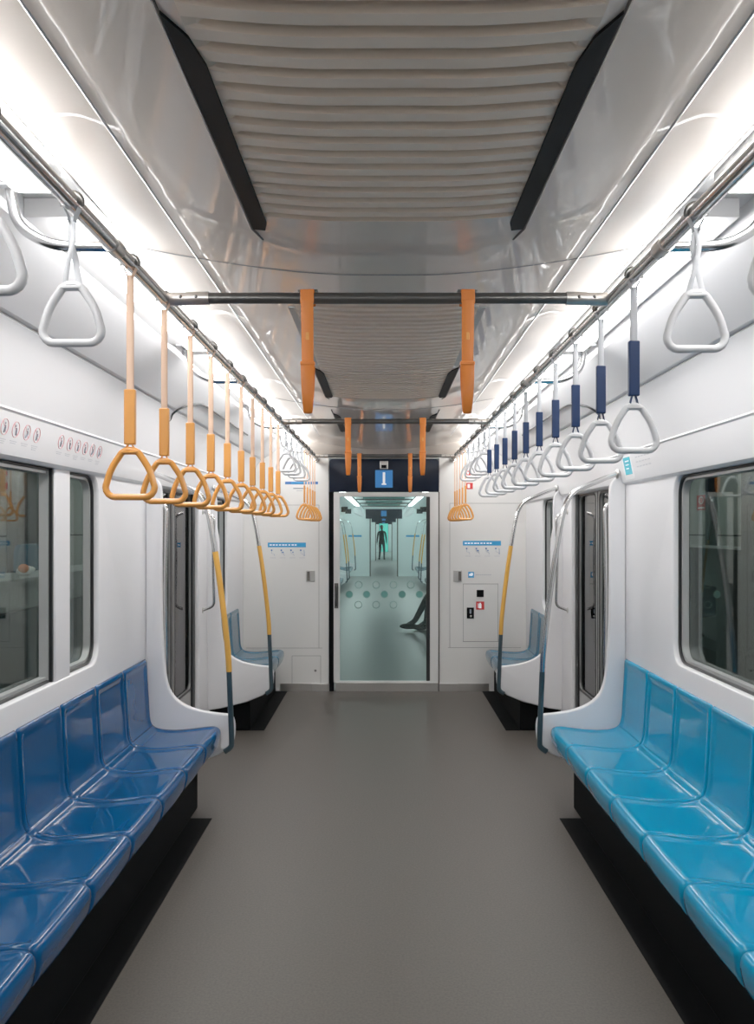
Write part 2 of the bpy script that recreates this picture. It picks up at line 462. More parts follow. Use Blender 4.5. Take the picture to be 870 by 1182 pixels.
# ------------------------------------------------------------------ strap handles
def grip_path(w, h, rt, rb, n=7):
    """rounded triangle, base at z=0, in the xz plane"""
    P = [Vector((0,0,h)), Vector((w/2,0,0)), Vector((-w/2,0,0))]; R = [rt, rb, rb]; out = []
    for i in range(3):
        a, b, c = P[i-1], P[i], P[(i+1) % 3]
        u = (a-b).normalized(); v = (c-b).normalized()
        half = math.acos(max(-1,min(1,u.dot(v))))/2
        t = R[i]/math.tan(half)
        cen = b + (u+v).normalized()*(R[i]/math.sin(half))
        p0 = b+u*t; p1 = b+v*t
        a0 = p0-cen; a1 = p1-cen
        for k in range(n+1):
            d = a0.lerp(a1, k/n).normalized()*R[i]
            out.append(cen+d)
        # bowed sides
        nxt = P[(i+1) % 3]
        q0 = out[-1]
        u2 = (b-nxt).normalized(); vv = ((P[(i+2) % 3])-nxt).normalized()
        h2 = math.acos(max(-1,min(1,u2.dot(vv))))/2; q1 = nxt+u2*(R[(i+1) % 3]/math.tan(h2))
        nrm = Vector((q1.z-q0.z, 0, -(q1.x-q0.x))).normalized()
        if nrm.dot(q0 - Vector((0,0,h*.35))) < 0: nrm = -nrm
        bow = .0045 if i != 1 else 0
        for k in range(1, 5):
            t = k/5; out.append(q0.lerp(q1, t)+nrm*bow*math.sin(PI*t))
    return out
def make_handle(name, zb, sleeve, gm, sm, slm, sw=.0285):
    """origin on the rail; zb = bottom of the grip in world Z"""
    drop = zb-RZ
    H = thing(name)
    # hook over the rail
    hk = [(0, .0, .0195)]
    MB().tube([(.0205*math.cos(a), 0, .0205*math.sin(a)) for a in [PI*k/10 - PI*.1 for k in range(13)]], .0019, 8, flat=.006).build('hook', M['dsteel'], H)
    MB().tube([(-.016,0,-.012),(-.007,0,-.03),(-.006,0,-.04)], .002, 8, flat=.010).tube([(.016,0,-.012),(.007,0,-.03),(.006,0,-.04)], .002, 8, flat=.010).build('hook_cover', sm, H)
    gh, gw = .150, .150
    top = drop+.134
    if sleeve:
        s0, s1 = sleeve[0]-RZ, sleeve[1]-RZ
        b = MB()
        for sx in (-1, 1):
            b.tube([(0,sx*.004,-.030),(0,sx*.004,s1)], min(.0085, sw*.36), 8, flat=.0016, up=(1,0,0))
        b.build('strap', sm, H)
        MB().box((0,0,(s0+s1)/2),(sw,.017,s1-s0)).build('sleeve', slm, H, bevel=.003)
        b = MB()
        for sx in (-1, 1):
            b.tube([(sx*.004,0,s0+.003),(sx*.008,0,(s0+top)/2),(sx*.012,0,top-.008)], .0022, 8, flat=.008, up=(1,0,0))
        b.build('lower_strap', gm if slm is M['orange'] else M['navy'], H)
    else:
        b = MB()
        b.tube(smooth_path([(-.001,0,-.030),(-.005,.004,-.075),(.004,.006,-.115),(.015,.0,top-.006)],6), .0065, 8, flat=.0016, up=(1,0,0))
        b.tube(smooth_path([(.001,0,-.030),(.005,-.004,-.075),(-.004,-.006,-.115),(-.016,.0,top-.006)],6), .0055, 8, flat=.0016, up=(1,0,0))
        b.build('strap', sm, H)
    g = [p+Vector((0,0,drop+.010)) for p in grip_path(gw, gh*1.08, .030, .024)]
    MB().tube(g, .0098, 12, closed=True, flat=.0085, up=(0,1,0)).build('grip', gm, H)
    MB().tube([(-.022,0,top-.010),(.022,0,top-.010)], .0065, 10, flat=.011, up=(0,0,1)).build('grip_bridge', gm, H)
    return H
pW = make_handle('strap_handle', 1.925, None, M['grey'], M['greystrap'], None)
pO = make_handle('strap_handle', 1.622, (1.765, 1.905), M['orange'], M['peach'], M['orange'])
pB = make_handle('strap_handle', 1.622, (1.765, 1.905), M['orange'], M['peach'], M['orange'], .015)
pN = make_handle('strap_handle', 1.750, (1.905, 2.052), M['grey'], M['greystrap'], M['navy'])
ordn = ['nearest','second','third','fourth','fifth','sixth','seventh','eighth','ninth','tenth']
used = set()
def put(p, s, y, label, group):
    o = p if p.name not in used else copytree(p)
    used.add(p.name); 
    o.location = (s*RX, y, RZ); o.rotation_euler = (0, 0, random.uniform(-.07, .07))
    tag(o, label, 'strap handle', group)
gW = 'short white strap handles'; gO = 'long orange strap handles on the left rail'; gN = 'strap handles with navy sleeves on the right rail'
for s in (-1, 1):
    sd = 'left' if s < 0 else 'right'
    put(pW, s, 1.79 if s < 0 else 1.85, 'large white triangular strap handle nearest the viewer on the %s rail' % sd, gW)
    put(pW, s, 1.40 if s < 0 else 1.42, 'white strap handle on the %s rail, cut by the photo edge' % sd, gW)
    for k, y in enumerate((5.72, 6.06, 6.42, 6.80)):
        put(pW, s, y, 'small white strap handle on the %s rail by the side door, %s of four' % (sd, ordn[k]), gW)
    for k, y in enumerate((7.05, 7.32, 7.59, 7.86, 8.10)):
        put(pB, s, y, 'small orange strap handle bunched by the %s end wall, %s of five' % (sd, ordn[k]), 'orange strap handles by the end wall')
for k in range(10):
    put(pO, -1, 2.20+.343*k, 'long orange strap handle on the left rail, %s of the row of ten' % ordn[k], gO)
    put(pN, 1, 2.31+.350*k, 'white triangular strap handle with navy sleeve on the right rail, %s of ten' % ordn[k], gN)

# orange straps on the cross bars
def make_bar_strap():
    H = thing('bar_strap')
    MB().box((0,0,.0195),(.040,.038,.006)).box((0,.0195,.0),(.040,.004,.040)).box((0,-.0195,0),(.040,.004,.04)).build('clip', M['dorange'], H, bevel=.002)
    MB().box((-.0,0,.021),(.058,.020,.005)).build('bar_clamp', M['dsteel'], H, bevel=.001)
    b = MB()
    b.tube([(0,-.0215,-.01),(0,-.016,-.04),(0,-.008,-.18),(0,-.006,-.205)], [.0185,.0185,.0175,.0175], 10, flat=.0022, up=(1,0,0))
    b.build('upper_strap', M['dorange'], H)
    MB().box((0,-.0125,-.105),(.010,.004,.040)).build('stitched_patch', M['orange'], H, bevel=.001)
    MB().box((0,-.006,-.193),(.043,.018,.012)).build('buckle', M['dorange'], H, bevel=.003)
    b = MB()
    b.tube(smooth_path([(0,-.010,-.195),(0,-.018,-.25),(0,-.016,-.30),(0,-.002,-.338),(0,.012,-.30),(0,.014,-.25),(0,.004,-.20)],6), [.0205-.0085*(1-abs(i/36*2-1)) for i in range(37)], 10, flat=.0022, up=(1,0,0))
    b.build('loop', M['dorange'], H)
    return H
bs = make_bar_strap(); first = True
for y, nm in bars:
    for s in (-1, 1):
        o = bs if first else copytree(bs); first = False
        o.location = (s*.234, y, 2.230); o.rotation_euler = (0,0,s*.06)
        tag(o, 'flat orange strap loop on the %s cross bar, %s one of the pair' % (nm, 'left' if s < 0 else 'right'), 'strap', 'flat orange straps on the cross bars')

# ------------------------------------------------------------------ seats
PAN = [(.985,.322),(.955,.326),(.937,.345),(.928,.375),(.924,.405),(.928,.428),(.942,.441),(.965,.446),(1.0,.444),(1.05,.438),(1.10,.432),(1.15,.428),(1.20,.427),(1.25,.431),(1.285,.440),(1.305,.455)]
BACK = [(1.299,.449),(1.305,.455),(1.316,.480),(1.321,.52),(1.324,.57),(1.327,.62),(1.330,.67),(1.333,.72),(1.335,.77),(1.337,.800),(1.340,.816),(1.348,.824)]
def sstep(t): t = max(0, min(1, t)); return t*t*(3-2*t)
def resample(prof, n):
    P = smooth_path([(x,0,z) for x, z in prof], 6)
    L = [0]
    for a, b in zip(P[:-1], P[1:]): L.append(L[-1]+(b-a).length)
    out = []
    for k in range(n+1):
        t = L[-1]*k/n; i = 0
        while i < len(L)-2 and L[i+1] < t: i += 1
        f = (t-L[i])/max(1e-9, L[i+1]-L[i]); out.append(P[i].lerp(P[i+1], f))
    return out, L[-1]
def shell(prof, nv, which):
    P, L = resample(prof, nv)
    nu = 28; b = MB()
    nr = []
    for i in range(nv+1):
        t = (P[min(i+1,nv)]-P[max(i-1,0)]).normalized(); nr.append(Vector((-t.z,0,t.x)))
    def fn(u, v):
        i = int(round(v*nv)); uu = u*2-1
        p = P[i]; dist = v*L
        edge = (1-abs(uu))*SP/2
        g = -.012*(1-sstep(edge/.012))          # groove where shells meet
        if which == 'pan':
            bow = .010*math.cos(uu*PI/2)
            rim = sstep((edge-.016)/.028)*sstep((dist-.165)/.03)*sstep((L-.005-dist)/.03)
            d = g - .009*rim
        else:
            bow = 0
            rim = sstep((edge-.010)/.04)*sstep((L-.02-dist)/.035)
            d = g - .010*rim
        q = p + nr[i]*d
        if which == 'pan' and v < .5: q = q - Vector((bow*.6*(1-v*2),0,0))
        return (q.x, uu*(SP/2-.0006), q.z)
    b.grid(fn, nu, nv)
    return b
def make_seat(name, m, s):
    H = thing(name)
    for prof, nv, w in ((PAN, 46, 'pan'), (BACK, 34, 'back')):
        b = shell(prof, nv, w)
        for v in b.v: v.x *= s
        if s < 0: b.f = [q[::-1] for q in b.f]
        o = b.build('seat_pan' if w == 'pan' else 'backrest', m, H, recalc=False, angle=60)
        sd = o.modifiers.new('s', 'SOLIDIFY'); sd.thickness = .008; sd.offset = -1
    return H
def bench(s, ys, m, lab, group, nmlist):
    p = make_seat('moulded_seat', m, s)
    for k, y in enumerate(ys):
        o = p if k == 0 else copytree(p)
        o.location = (0, y, 0)
        tag(o, lab % nmlist[k], 'seat', group)
n_near = 9
ys = [YP-.03-SP/2-SP*k for k in range(n_near)]
nn = ['farthest, against the white end panel', 'second from the white end panel', 'third from the white end panel', 'fourth from the white end panel', 'fifth from the white end panel', 'sixth from the white end panel', 'seventh from the white end panel', 'eighth from the white end panel', 'ninth from the white end panel']
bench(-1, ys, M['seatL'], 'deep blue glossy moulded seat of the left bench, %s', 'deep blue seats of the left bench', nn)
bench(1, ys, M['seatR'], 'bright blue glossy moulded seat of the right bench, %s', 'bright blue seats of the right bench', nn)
ys2 = [YP2+.05+SP/2+SP*k for k in range(3)]
for s in (-1, 1):
    sd = 'left' if s < 0 else 'right'
    bench(s, ys2, M['seatF'], 'grey-blue moulded seat of the small %s bench, '%sd+'%s', 'seats of the small far %s bench' % sd, ['next to the side door', 'middle one', 'against the end wall'])

# bench side panels
PARTN = [(.868,.335),(.856,.36),(.850,.42),(.853,.465),(.864,.492),(.885,.505),(.95,.512),(1.03,.525),(1.10,.545),(1.165,.580),(1.21,.63),(1.235,.70),(1.248,.80),(1.256,.92),(1.262,1.1),(1.264,1.40),(1.262,1.70),(1.27,1.80),(1.30,1.84),(1.352,1.84),(1.352,.17),(1.25,.185),(1.05,.235),(.93,.285)]
def pn(i):
    return PARTN[i]
for s in (-1, 1):
    sd = 'left' if s < 0 else 'right'
    for y, wh in ((YP, 'end of the near bench'), (YP2, 'end of the small far bench')):
        T = thing('bench_end_panel', 'white curved panel closing the %s on the %s' % (wh, sd), 'panel', (0, y, 0), 'white curved bench end panels')
        sm = [(p.x, p.z) for p in smooth_path([(a,0,b) for a, b in PARTN[:19]], 4)] + PARTN[19:]
        if y == YP2: sm = [(a, b) if b < 1.0 else (a + .02*sstep((b-1.45)/.12), b) for a, b in sm]
        plate('panel', sm, [], .045, lambda a, b, c, s=s: (s*a, c-.0225, b), M['white'], T, bevel=.010)
        # grab pole
        P = thing('grab_pole', 'bent %sgrab pole, %s, %s' % ('yellow and steel ' if not (s > 0 and y == YP) else 'all-grey ', sd, wh), 'pole', (0, y, 0), 'bent grab poles on the bench ends')
        path = [(.905,.30),(.872,.325),(.865,.36),(.870,.50),(.880,.75),(.887,.87),(.912,1.10),(.937,1.29),(.962,1.45),(.988,1.60),(1.012,1.69),(1.045,1.745),(1.093,1.778),(1.20,1.825),(1.30,1.862)]
        fp = smooth_path([(s*a, -.03, b) for a, b in path], 6)
        lo = [p for p in fp if p.z <= .77]; mi = [p for p in fp if .75 <= p.z <= 1.44]; hi = [p for p in fp if p.z >= 1.42]
        MB().tube(lo, .0155, 14).build('lower_tube', M['tealdark'], P)
        MB().tube(mi, .0165 if not (s > 0 and y == YP) else .0155, 14).build('middle_tube', M['yellow'] if not (s > 0 and y == YP) else M['steel'], P)
        MB().tube(hi, .0145, 14).build('upper_tube', M['steel'], P)
        MB().ell((s*1.302,-.03,1.862),(.012,.028,.028)).build('flange', M['bsteel'], P)
    for y, z0, z1, wh in ((5.02, .66, 1.72, 'near'), (6.42, .95, 1.68, 'far')):
        g = thing('door_handrail', 'thin vertical steel handrail on the %s jamb of the %s side door' % (wh, sd), 'handrail', (s*1.352, y, 0), 'vertical handrails at the side doors')
        MB().tube(fillet([(0,0,z0),(-s*.085,0,z0+.03),(-s*.075,0,(z0+z1)/2),(-s*.085,0,z1-.03),(0,0,z1)], .04), .0105, 12).build('tube', M['steel'], g)
        MB().ell((0,0,z0),(.008,.022,.022)).build('flange', M['bsteel'], g); MB().ell((0,0,z1),(.008,.022,.022)).build('flange', M['bsteel'], g)
    # dark rubber line framing the door gear cover
    ln = MB().tube(smooth_path([(s*1.243,4.86,2.135),(s*1.222,4.915,2.172),(s*1.19,4.86,2.200),(s*1.135,4.86,2.236),(s*1.085,5.0,2.270),(s*1.068,5.12,2.280),(s*1.066,5.4,2.281),(s*1.066,6.72,2.281)],6), .0058, 8).build('rubber_seal_line', M['gasket'])
    tag(ln, 'thin black curved rubber line on the sloping cover above the %s side door' % sd, 'seal')

# ------------------------------------------------------------------ end wall and end door
def endmap(y): return lambda a, b, c: (a, y-c, b)
W = plate('wall_back', [(-1.36,-.02),(-.535,-.02),(-.535,2.23),(.52,2.23),(.52,-.02),(1.36,-.02),(1.36,2.45),(-1.36,2.45)], [], .05, lambda a,b,c: (a, YE+c, b), M['endwall'], bevel=.004); tag(W, kind='structure')
for s in (-1, 1):
    for (x0, x1) in (((.53 if s < 0 else .52), .70), (.70, 1.0)):
        k = MB().b2(s*x0, s*x1, YE-(.02 if x1 < .8 else .004), YE, 0, .075).build('baseboard_back', M['bsteel'], bevel=.003); tag(k, kind='structure')
def X(px): return (px-442.5)*.0083-.012
def Z(py): return EYE+(611-py)*.0083
# seams on the end wall
b = MB()
def hl(x0, x1, y, t=.004): b.b2(X(x0), X(x1), YE-.0015, YE+.001, Z(y)-t/2, Z(y)+t/2)
def vl(x, y0, y1, t=.004): b.b2(X(x)-t/2, X(x)+t/2, YE-.0015, YE+.001, Z(y1), Z(y0))
hl(517, 601, 747.5); hl(519, 601, 581); vl(519, 581, 747); hl(534, 575, 674,.005); hl(534,575,740.5,.006); vl(534.5, 674, 740); vl(574.5,674,740)
hl(284, 372, 748); hl(284, 368, 583); vl(368, 583, 748)
hl(337,370,757); hl(337,370,790,.005); vl(337,757,790); vl(370,757,790)
o = b.build('trim_10', M['seam'], smooth=False); tag(o, kind='structure')
# white bulkhead lip above header
o = MB().extrude([(0,0),(0,0)],0,0)
bb = MB(); 
prof = [(YE-.22, hc(0)-.001), (YE-.10, 2.262), (YE-.02, 2.232), (YE, 2.228)]
bb.grid(lambda u, v: ((u*2-1)*.757, prof[int(round(v*3))][0], prof[int(round(v*3))][1] + (hc((u*2-1)*.757)-hc(0))*(1-v*.6)), 20, 3)
o = bb.build('trim_11', M['ceil'], recalc=False); tag(o, kind='structure')
# header
hd = plate('door_header', rrect(-.53, .517, 1.907, 2.222, (.0,.0,.03,.03)), [], .03, endmap(YE+.005), M['header'], bevel=.004)
tag(hd, 'black header panel over the glass end door carrying the car number', 'header panel')
sg = thing('car_number_sign', 'square blue sign with a white figure 1 over the end door', 'sign', (X(443), YE-.03, Z(553)))
plate('sign_plate', rrect(-.083,.083,-.083,.083,.004), [], .004, endmap(.003), M['blue'], sg)
text_mesh('1', .155, lambda a,b,c: (a, -.0025-c, b), 'numeral', M['txt'], sg, bold=.0035)
MB().b2(-.022,.022,-.0035,-.0020,-.056,-.044).build('numeral_foot', M['txt'], sg, smooth=False)
cm = thing('ceiling_camera', 'small silver box camera with dark lens above the car number sign', 'camera', (X(443), YE-.03, Z(537)))
MB().b2(-.040,.040,-.03,.003,-.040,.036).build('housing', M['bsteel'], cm, bevel=.004)
MB().b2(-.024,.024,-.034,-.029,-.032,-.002).build('lens', M['black'], cm, bevel=.003)

dr = thing('door_3', kind='structure')
plate('door_frame', rrect(-.488, .512, .085, 1.905, .01), [rrect(-.430, .432, .10, 1.862, .01)], .04, endmap(YE+.02), M['doorframe'], dr, bevel=.003)
MB().b2(-.533,-.488,YE-.012,YE+.03,.0,1.907).build('door_seal', M['black'], dr, smooth=False)
MB().b2(.398,.432,YE-.018,YE+.01,.10,1.862).build('edge_seal', M['gasket'], dr, smooth=False)
MB().b2(.512,.524,YE-.010,YE+.03,.0,1.907).build('seal_strip', M['seamd'], dr, smooth=False)
MB().b2(-.47,.51,YE-.03,YE+.03,.0,.088).build('sill', M['bsteel'], dr, bevel=.004)
pane = MB().b2(-.432,.40,YE,YE+.006,.098,1.864).build('pane', M['gend'], dr, smooth=False)
hn = MB().tube(fillet([(X(388),YE-.02,Z(700)),(X(388),YE-.055,Z(699)),(X(388),YE-.055,Z(676)),(X(388),YE-.02,Z(675))], .015), .008, 10).build('door_handle', M['dsteel'], dr)
MB().b2(X(386),X(390.5),YE-.024,YE-.018,Z(702),Z(673)).build('handle_plate', M['dsteel'], hn, smooth=False)
dots = MB(); rings = MB()
for py, xs, fil in ((675,(414,434,454,474),0),(686,(403,423,443.5,464,484),1),(698,(413.5,434,454),0)):
    for px in xs:
        cx, cz = X(px), Z(py); n = 24; base = None
        if fil:
            k = len(dots.v); dots.v += [Vector((cx+.032*math.cos(2*PI*i/n), YE-.0015, cz+.032*math.sin(2*PI*i/n))) for i in range(n)]; dots.f.append(list(range(k,k+n)))
        rings.tube([(cx+.033*math.cos(2*PI*i/n), YE-.0015, cz+.033*math.sin(2*PI*i/n)) for i in range(n)], .0035, 6, closed=True, flat=.001, up=(0,1,0)) if False else rings.tube([(cx+.033*math.cos(2*PI*i/n), YE-.0015, cz+.033*math.sin(2*PI*i/n)) for i in range(n)], .0035, 6, closed=True)
dots.build('etched_dots', M['etch'], pane, smooth=False); rings.build('etched_rings', M['etchring'], pane)

# signs and fittings on the end wall
def decal(name, label, cat, px, py, w, h, m, group=None, t=.002):
    T = thing(name, label, cat, (X(px), YE-.001, Z(py)), group)
    return T
def rectp(T, name, cx, cz, w, h, m, d=0, t=.0015, bev=0):
    return MB().b2(cx-w/2, cx+w/2, -t-d, -d+.0004, cz-h/2, cz+h/2).build(name, m, T, smooth=False, bevel=bev)
def seated_pict(b, cx, cz, k):
    """small figure on a seat"""
    q = .034
    b.ell((cx-.006, -.001, cz+q*.62), (.008,.0012,.008), 6, 10)
    b.tube([(cx-.006,-.001,cz+q*.3),(cx-.004,-.001,cz-q*.35),(cx+.018,-.001,cz-q*.4),(cx+.024,-.001,cz-q*1.0)], .0048, 6, flat=.001)
    if k == 1: b.tube([(cx+.002,-.001,cz+.004),(cx+.016,-.001,cz-.002)], .006, 6)
    if k == 2: b.ell((cx+.012,-.001,cz+.002),(.006,.0012,.006),6,8)
    if k == 3: b.tube([(cx+.026,-.001,cz+.022),(cx+.030,-.001,cz-.034)], .002, 6)
for s, px0 in ((-1, 331), (1, 556)):
    sd = 'left' if s < 0 else 'right'
    py = 629 if s < 0 else 627
    T = thing('priority_seat_notice', 'blue banner with four seated pictograms beneath on the %s end wall' % sd, 'notice', (X(px0), YE-.001, Z(py)), 'priority seat notices')
    rectp(T, 'banner', 0, 0, .365, .045, M['bright'])
    bt = MB()
    for i in range(9): bt.b2(-.165+i*.030, -.165+i*.030+random.uniform(.016,.026), -.0022, -.0015, -.006, .005)
    bt.build('banner_text', M['txt'], T, smooth=False)
    pb = MB()
    for k in range(4): seated_pict(pb, -.140+k*.093, -.072, k)
    pb.build('pictograms', M['blueink'], T)
    fb = MB()
    for k in range(4): fb.b2(-.160+k*.093, -.105+k*.093, -.0012, -.0006, -.126, -.122)
    fb.build('caption', M['faint'], T, smooth=False)
    lp = thing('lock_plate', 'small metal lock plate on the %s end wall beside the door' % sd, 'lock', (X(358.5 if s < 0 else 528), YE-.001, Z(665)), 'lock plates')
    MB().b2(-.042,.042,-.006,0,-.055,.055).build('plate', M['bsteel'], lp, bevel=.003)
    MB().b2((-.034 if s < 0 else .008),(-.008 if s < 0 else .034),-.0095,-.005,-.045,.045).build('latch', M['seamd'], lp, bevel=.002)
T = thing('wifi_notice', 'tiny blue square pictogram with a line of grey print on the right end wall', 'notice', (X(543.5), YE-.001, Z(663.5)))
rectp(T, 'square', 0, 0, .056, .056, M['bright'])
MB().b2(-.018,.014,-.0022,-.0014,-.010,.010).b2(-.004,.018,-.0022,-.0014,-.002,.017).build('pictogram', M['txt'], T, smooth=False)
bt = MB()
for i in range(8): bt.b2(.045+i*.019, .059+i*.019, -.001, -.0004, -.004, .004)
bt.build('print', M['faint'], T, smooth=False)
T = thing('intercom_speaker', 'black square intercom grille above the red sign on the right end wall', 'intercom', (X(554), YE-.001, Z(685)))
MB().b2(-.034,.034,-.006,0,-.034,.034).build('grille', M['black'], T, bevel=.002)
T = thing('emergency_sign', 'small red square sign with white mark on the right end wall', 'sign', (X(554), YE-.001, Z(699)))
rectp(T, 'red_plate', 0, 0, .078, .078, M['red'])
MB().b2(-.012,.012,-.0022,-.0014,-.026,.016).b2(-.007,.007,-.0022,-.0014,.015,.026).b2(-.022,-.016,-.0022,-.0014,-.022,.022).build('white_mark', M['txt'], T, smooth=False)
T = thing('emergency_handset', 'small black upright box with silver button left of the red sign', 'handset', (X(542.7), YE-.001, Z(707.5)))
MB().b2(-.034,.034,-.012,0,-.052,.052).build('box', M['black'], T, bevel=.003)
MB().ell((.004,-.012,-.030),(.010,.004,.010)).build('button', M['bsteel'], T)
MB().b2(-.008,.008,-.0135,-.0115,-.005,.035).build('slot', M['ink'], T, smooth=False)
T = thing('drawer_lock', 'tiny round black lock on the low hatch of the left end wall', 'lock', (X(364), YE-.001, Z(774)))
MB().tube([(0,-.005,0),(0,0,0)], .014, 14).build('ring', M['bsteel'], T); MB().b2(-.006,.006,-.0065,-.0045,-.006,.006).build('keyhole', M['black'], T)
T = thing('route_map_sticker', 'thin navy and blue line strip notice high on the left end wall', 'notice', (X(348), YE-.001, Z(557.5)))
rectp(T, 'strip', 0, 0, .315, .026, M['blueink']); rectp(T, 'pale_line', 0.0, 0, .20, .012, M['bright'], d=.001)
rectp(T, 'caption', -.02, -.052, .12, .010, M['ink']); rectp(T, 'caption_line', -.02, -.075, .06, .008, M['faint'])
for i, (px, py, w) in enumerate(((541, 561, .075), (540, 546, .05))):
    T = thing('red_sticker', ('small red extinguisher sticker high on the right end wall, lower of two', 'tiny red sticker high on the right end wall, upper of two')[i], 'sticker', (X(px), YE-.001, Z(py)))
    rectp(T, 'red_plate', 0, 0, w, w*.8, M['red'])
    MB().b2(-.012*w/.075,.010*w/.075,-.0022,-.0014,-.018*w/.075,.018*w/.075).build('white_mark', M['txt'], T, smooth=False)

# notices on the left band, teal sticker on the right band
def band_basis(s):
    a = Vector((s*1.326, 0, 1.83)); b = Vector((s*1.300, 0, 1.955)); up = (b-a).normalized()
    nrm = Vector((-s*up.z, 0, s*up.x)).normalized()
    if nrm.x*s > 0: nrm = -nrm
    return a, up, nrm
a0, up, nr = band_basis(-1)
R = Matrix(((0, up.x, nr.x),(1, up.y, nr.y),(0, up.z, nr.z)))   # local x->world y, local y->up, local z->normal
groups = [(2.97,0),(3.06,1),(3.155,2),(3.245,3),(3.49,4),(3.585,5),(3.68,6),(3.77,7),(3.865,8),(3.96,9)]
for (y, k) in groups:
    lab = 'round red-ringed prohibition notice on the band over the left windows, '
    if k < 4: lab += ordn[k]+' of the nearer four'
    elif k < 10: lab += ordn[k-4]+' of the farther six'
    else: lab += 'before the nearer four, '+ordn[k-10]
    T = thing('prohibition_notice', lab, 'notice', a0+up*.062+Vector((0,y,0)), 'prohibition notices over the left windows')
    T.rotation_euler = R.to_euler()
    MB().tube([(.028*math.cos(2*PI*i/24), .012+.028*math.sin(2*PI*i/24), .001) for i in range(24)], .0016, 6, closed=True, flat=.0008, up=(0,0,1)).tube([(-.019,.031,.0012),(.019,-.007,.0012)], .0010, 6).build('red_ring', M['pinkring'], T)
    b = MB(); rnd = random.Random(k)
    b.ell((rnd.uniform(-.004,.004), .025, .001),(.005,.005,.0008),6,10)
    b.tube([(0,.018,.001),(rnd.uniform(-.004,.004),.006,.001),(rnd.uniform(-.010,.010),-.008,.001)], .0042, 6, flat=.0008, up=(0,0,1))
    b.tube([(0,.014,.001),(rnd.uniform(.006,.014),rnd.uniform(.002,.016),.001)], .0026, 6, flat=.0008, up=(0,0,1))
    b.build('pictogram', M['ink'], T)
    b = MB(); b.b2(-.028,.028,-.032,-.029,.0004,.001); b.b2(-.022,.020,-.039,-.036,.0004,.001)
    if k % 3 == 0: b.b2(-.022,.016,-.046,-.043,.0004,.001)
    b.build('caption', M['faint'], T, smooth=False)
a0, up, nr = band_basis(1)
R = Matrix(((0, up.x, nr.x),(-1, up.y, nr.y),(0, up.z, nr.z)))
T = thing('teal_notice', 'teal square sticker with white border on the band over the right window', 'sticker', a0+up*.060+Vector((0,4.70,0)))
T.rotation_euler = R.to_euler()
MB().b2(-.085,.085,-.068,.062,.0,.0012).build('paper', M['paper'], T, smooth=False)
MB().b2(-.062,.066,-.042,.052,.0012,.0020).build('teal_print', M['cyan'], T, smooth=False)
b = MB()
for i in range(3): b.b2(-.03,.04-.01*i,.028-.02*i,.034-.02*i,.0020,.0025)
b.build('print', M['txt'], T, smooth=False)
T = thing('faint_text_notice', 'faint grey lines of print beside the teal sticker', 'notice', a0+up*.066+Vector((0,4.42,0)))
T.rotation_euler = R.to_euler(); b = MB()
for i in range(3):
    for j in range(5): b.b2(-.12+.05*j,-.12+.05*j+.038,.03-.025*i,.036-.025*i,.0004,.001)
b.build('print', M['faint'], T, smooth=False)

# ------------------------------------------------------------------ outside the side windows
for s, side in ((-1,'left'),(1,'right')):
    xw = 2.75
    b = MB(); d = MB()
    o = MB().b2(s*xw, s*(xw+.1), -1, 22, -1.0, 3.2).build('wall_outside', M['tile'], smooth=False); tag(o, kind='structure')
    g = MB()
    for i in range(18): g.b2(s*(xw-.004), s*xw, i*1.2-.008, i*1.2+.008, -1, 3.2)
    for z in (.9, 1.5, 2.1): g.b2(s*(xw-.004), s*xw, -1, 22, z-.006, z+.006)
    g = g.build('trim_12', M['tiled'], smooth=False); tag(g, kind='structure')
    o = MB().b2(s*1.5, s*xw, -1, 22, -.10, -.02).build('platform', M['tiled'], smooth=False); tag(o, kind='structure')
    o = MB().b2(s*1.5, s*xw, -1, 22, 3.0, 3.1).build('ceiling_outside', M['tiled'], smooth=False); tag(o, kind='structure')
    L = thing('outside_fill', 'dim tube lamp outside the %s windows' % side, 'lamp', (s*2.3, 6, 2.9))  # lamp added out of view to brighten the platform behind the glass
    MB().b2(-.05,.05,-6,6,0,.03).build('tube', M['fillout'], L)
    MB().b2(-.08,.08,-6.1,6.1,.03,.08).build('housing', M['tiled'], L)
def column(x, y, w, label, m='tiled'):
    c = MB().b2(x-w/2, x+w/2, y-w/2, y+w/2, -.05, 3.0).build('platform_column', M[m], bevel=.01)
    tag(c, label, 'column', 'columns outside the windows')
c_ = MB().b2(-2.748,-2.66,6.28,6.70,-.02,2.9).build('platform_column', M['tiled'], bevel=.01); tag(c_, 'dark square column outside the left window', 'column', 'columns outside the windows')
column(-2.12, 9.5, .13, 'dark square column outside the left side door')
column(-2.0, 13.5, .3, 'dark square column farther off outside the left side door')
column(2.37, 6.3, .07, 'thin dark column outside the right window, behind the red notice')
c_ = MB().b2(2.15,2.6,3.4,5.25,-.05,2.8).build('platform_column', M['tiled'], bevel=.01); tag(c_, 'broad dark column outside the right window', 'column', 'columns outside the windows')
column(1.9, 12.2, .2, 'dark square column farther off outside the right side door')
bar = MB().b2(-2.62,-2.45,1.0,12,-.02,1.00).build('platform_barrier', M['teal'], smooth=False); tag(bar, 'dark teal barrier outside the left windows', 'barrier')
MB().b2(-2.64,-2.25,1.0,12,1.22,1.245).b2(-2.62,-2.5,1,12,1.0,1.22).build('ledge', M['ledge'], bar, smooth=False)
bar = MB().b2(2.24,2.30,5.3,7.6,-.02,1.42).b2(2.24,2.30,7.6,16,-.02,.47).build('platform_barrier', M['tiled'], smooth=False); tag(bar, 'low black barrier outside the right windows', 'barrier')
MB().b2(2.22,2.32,5.3,7.6,1.42,1.435).b2(2.22,2.32,7.6,16,.47,.485).build('rail', M['ledge'], bar, smooth=False)
T = thing('red_notice', 'red square notice seen through the right window beside the thin dark column', 'notice', (2.74, 7.47, 1.78))
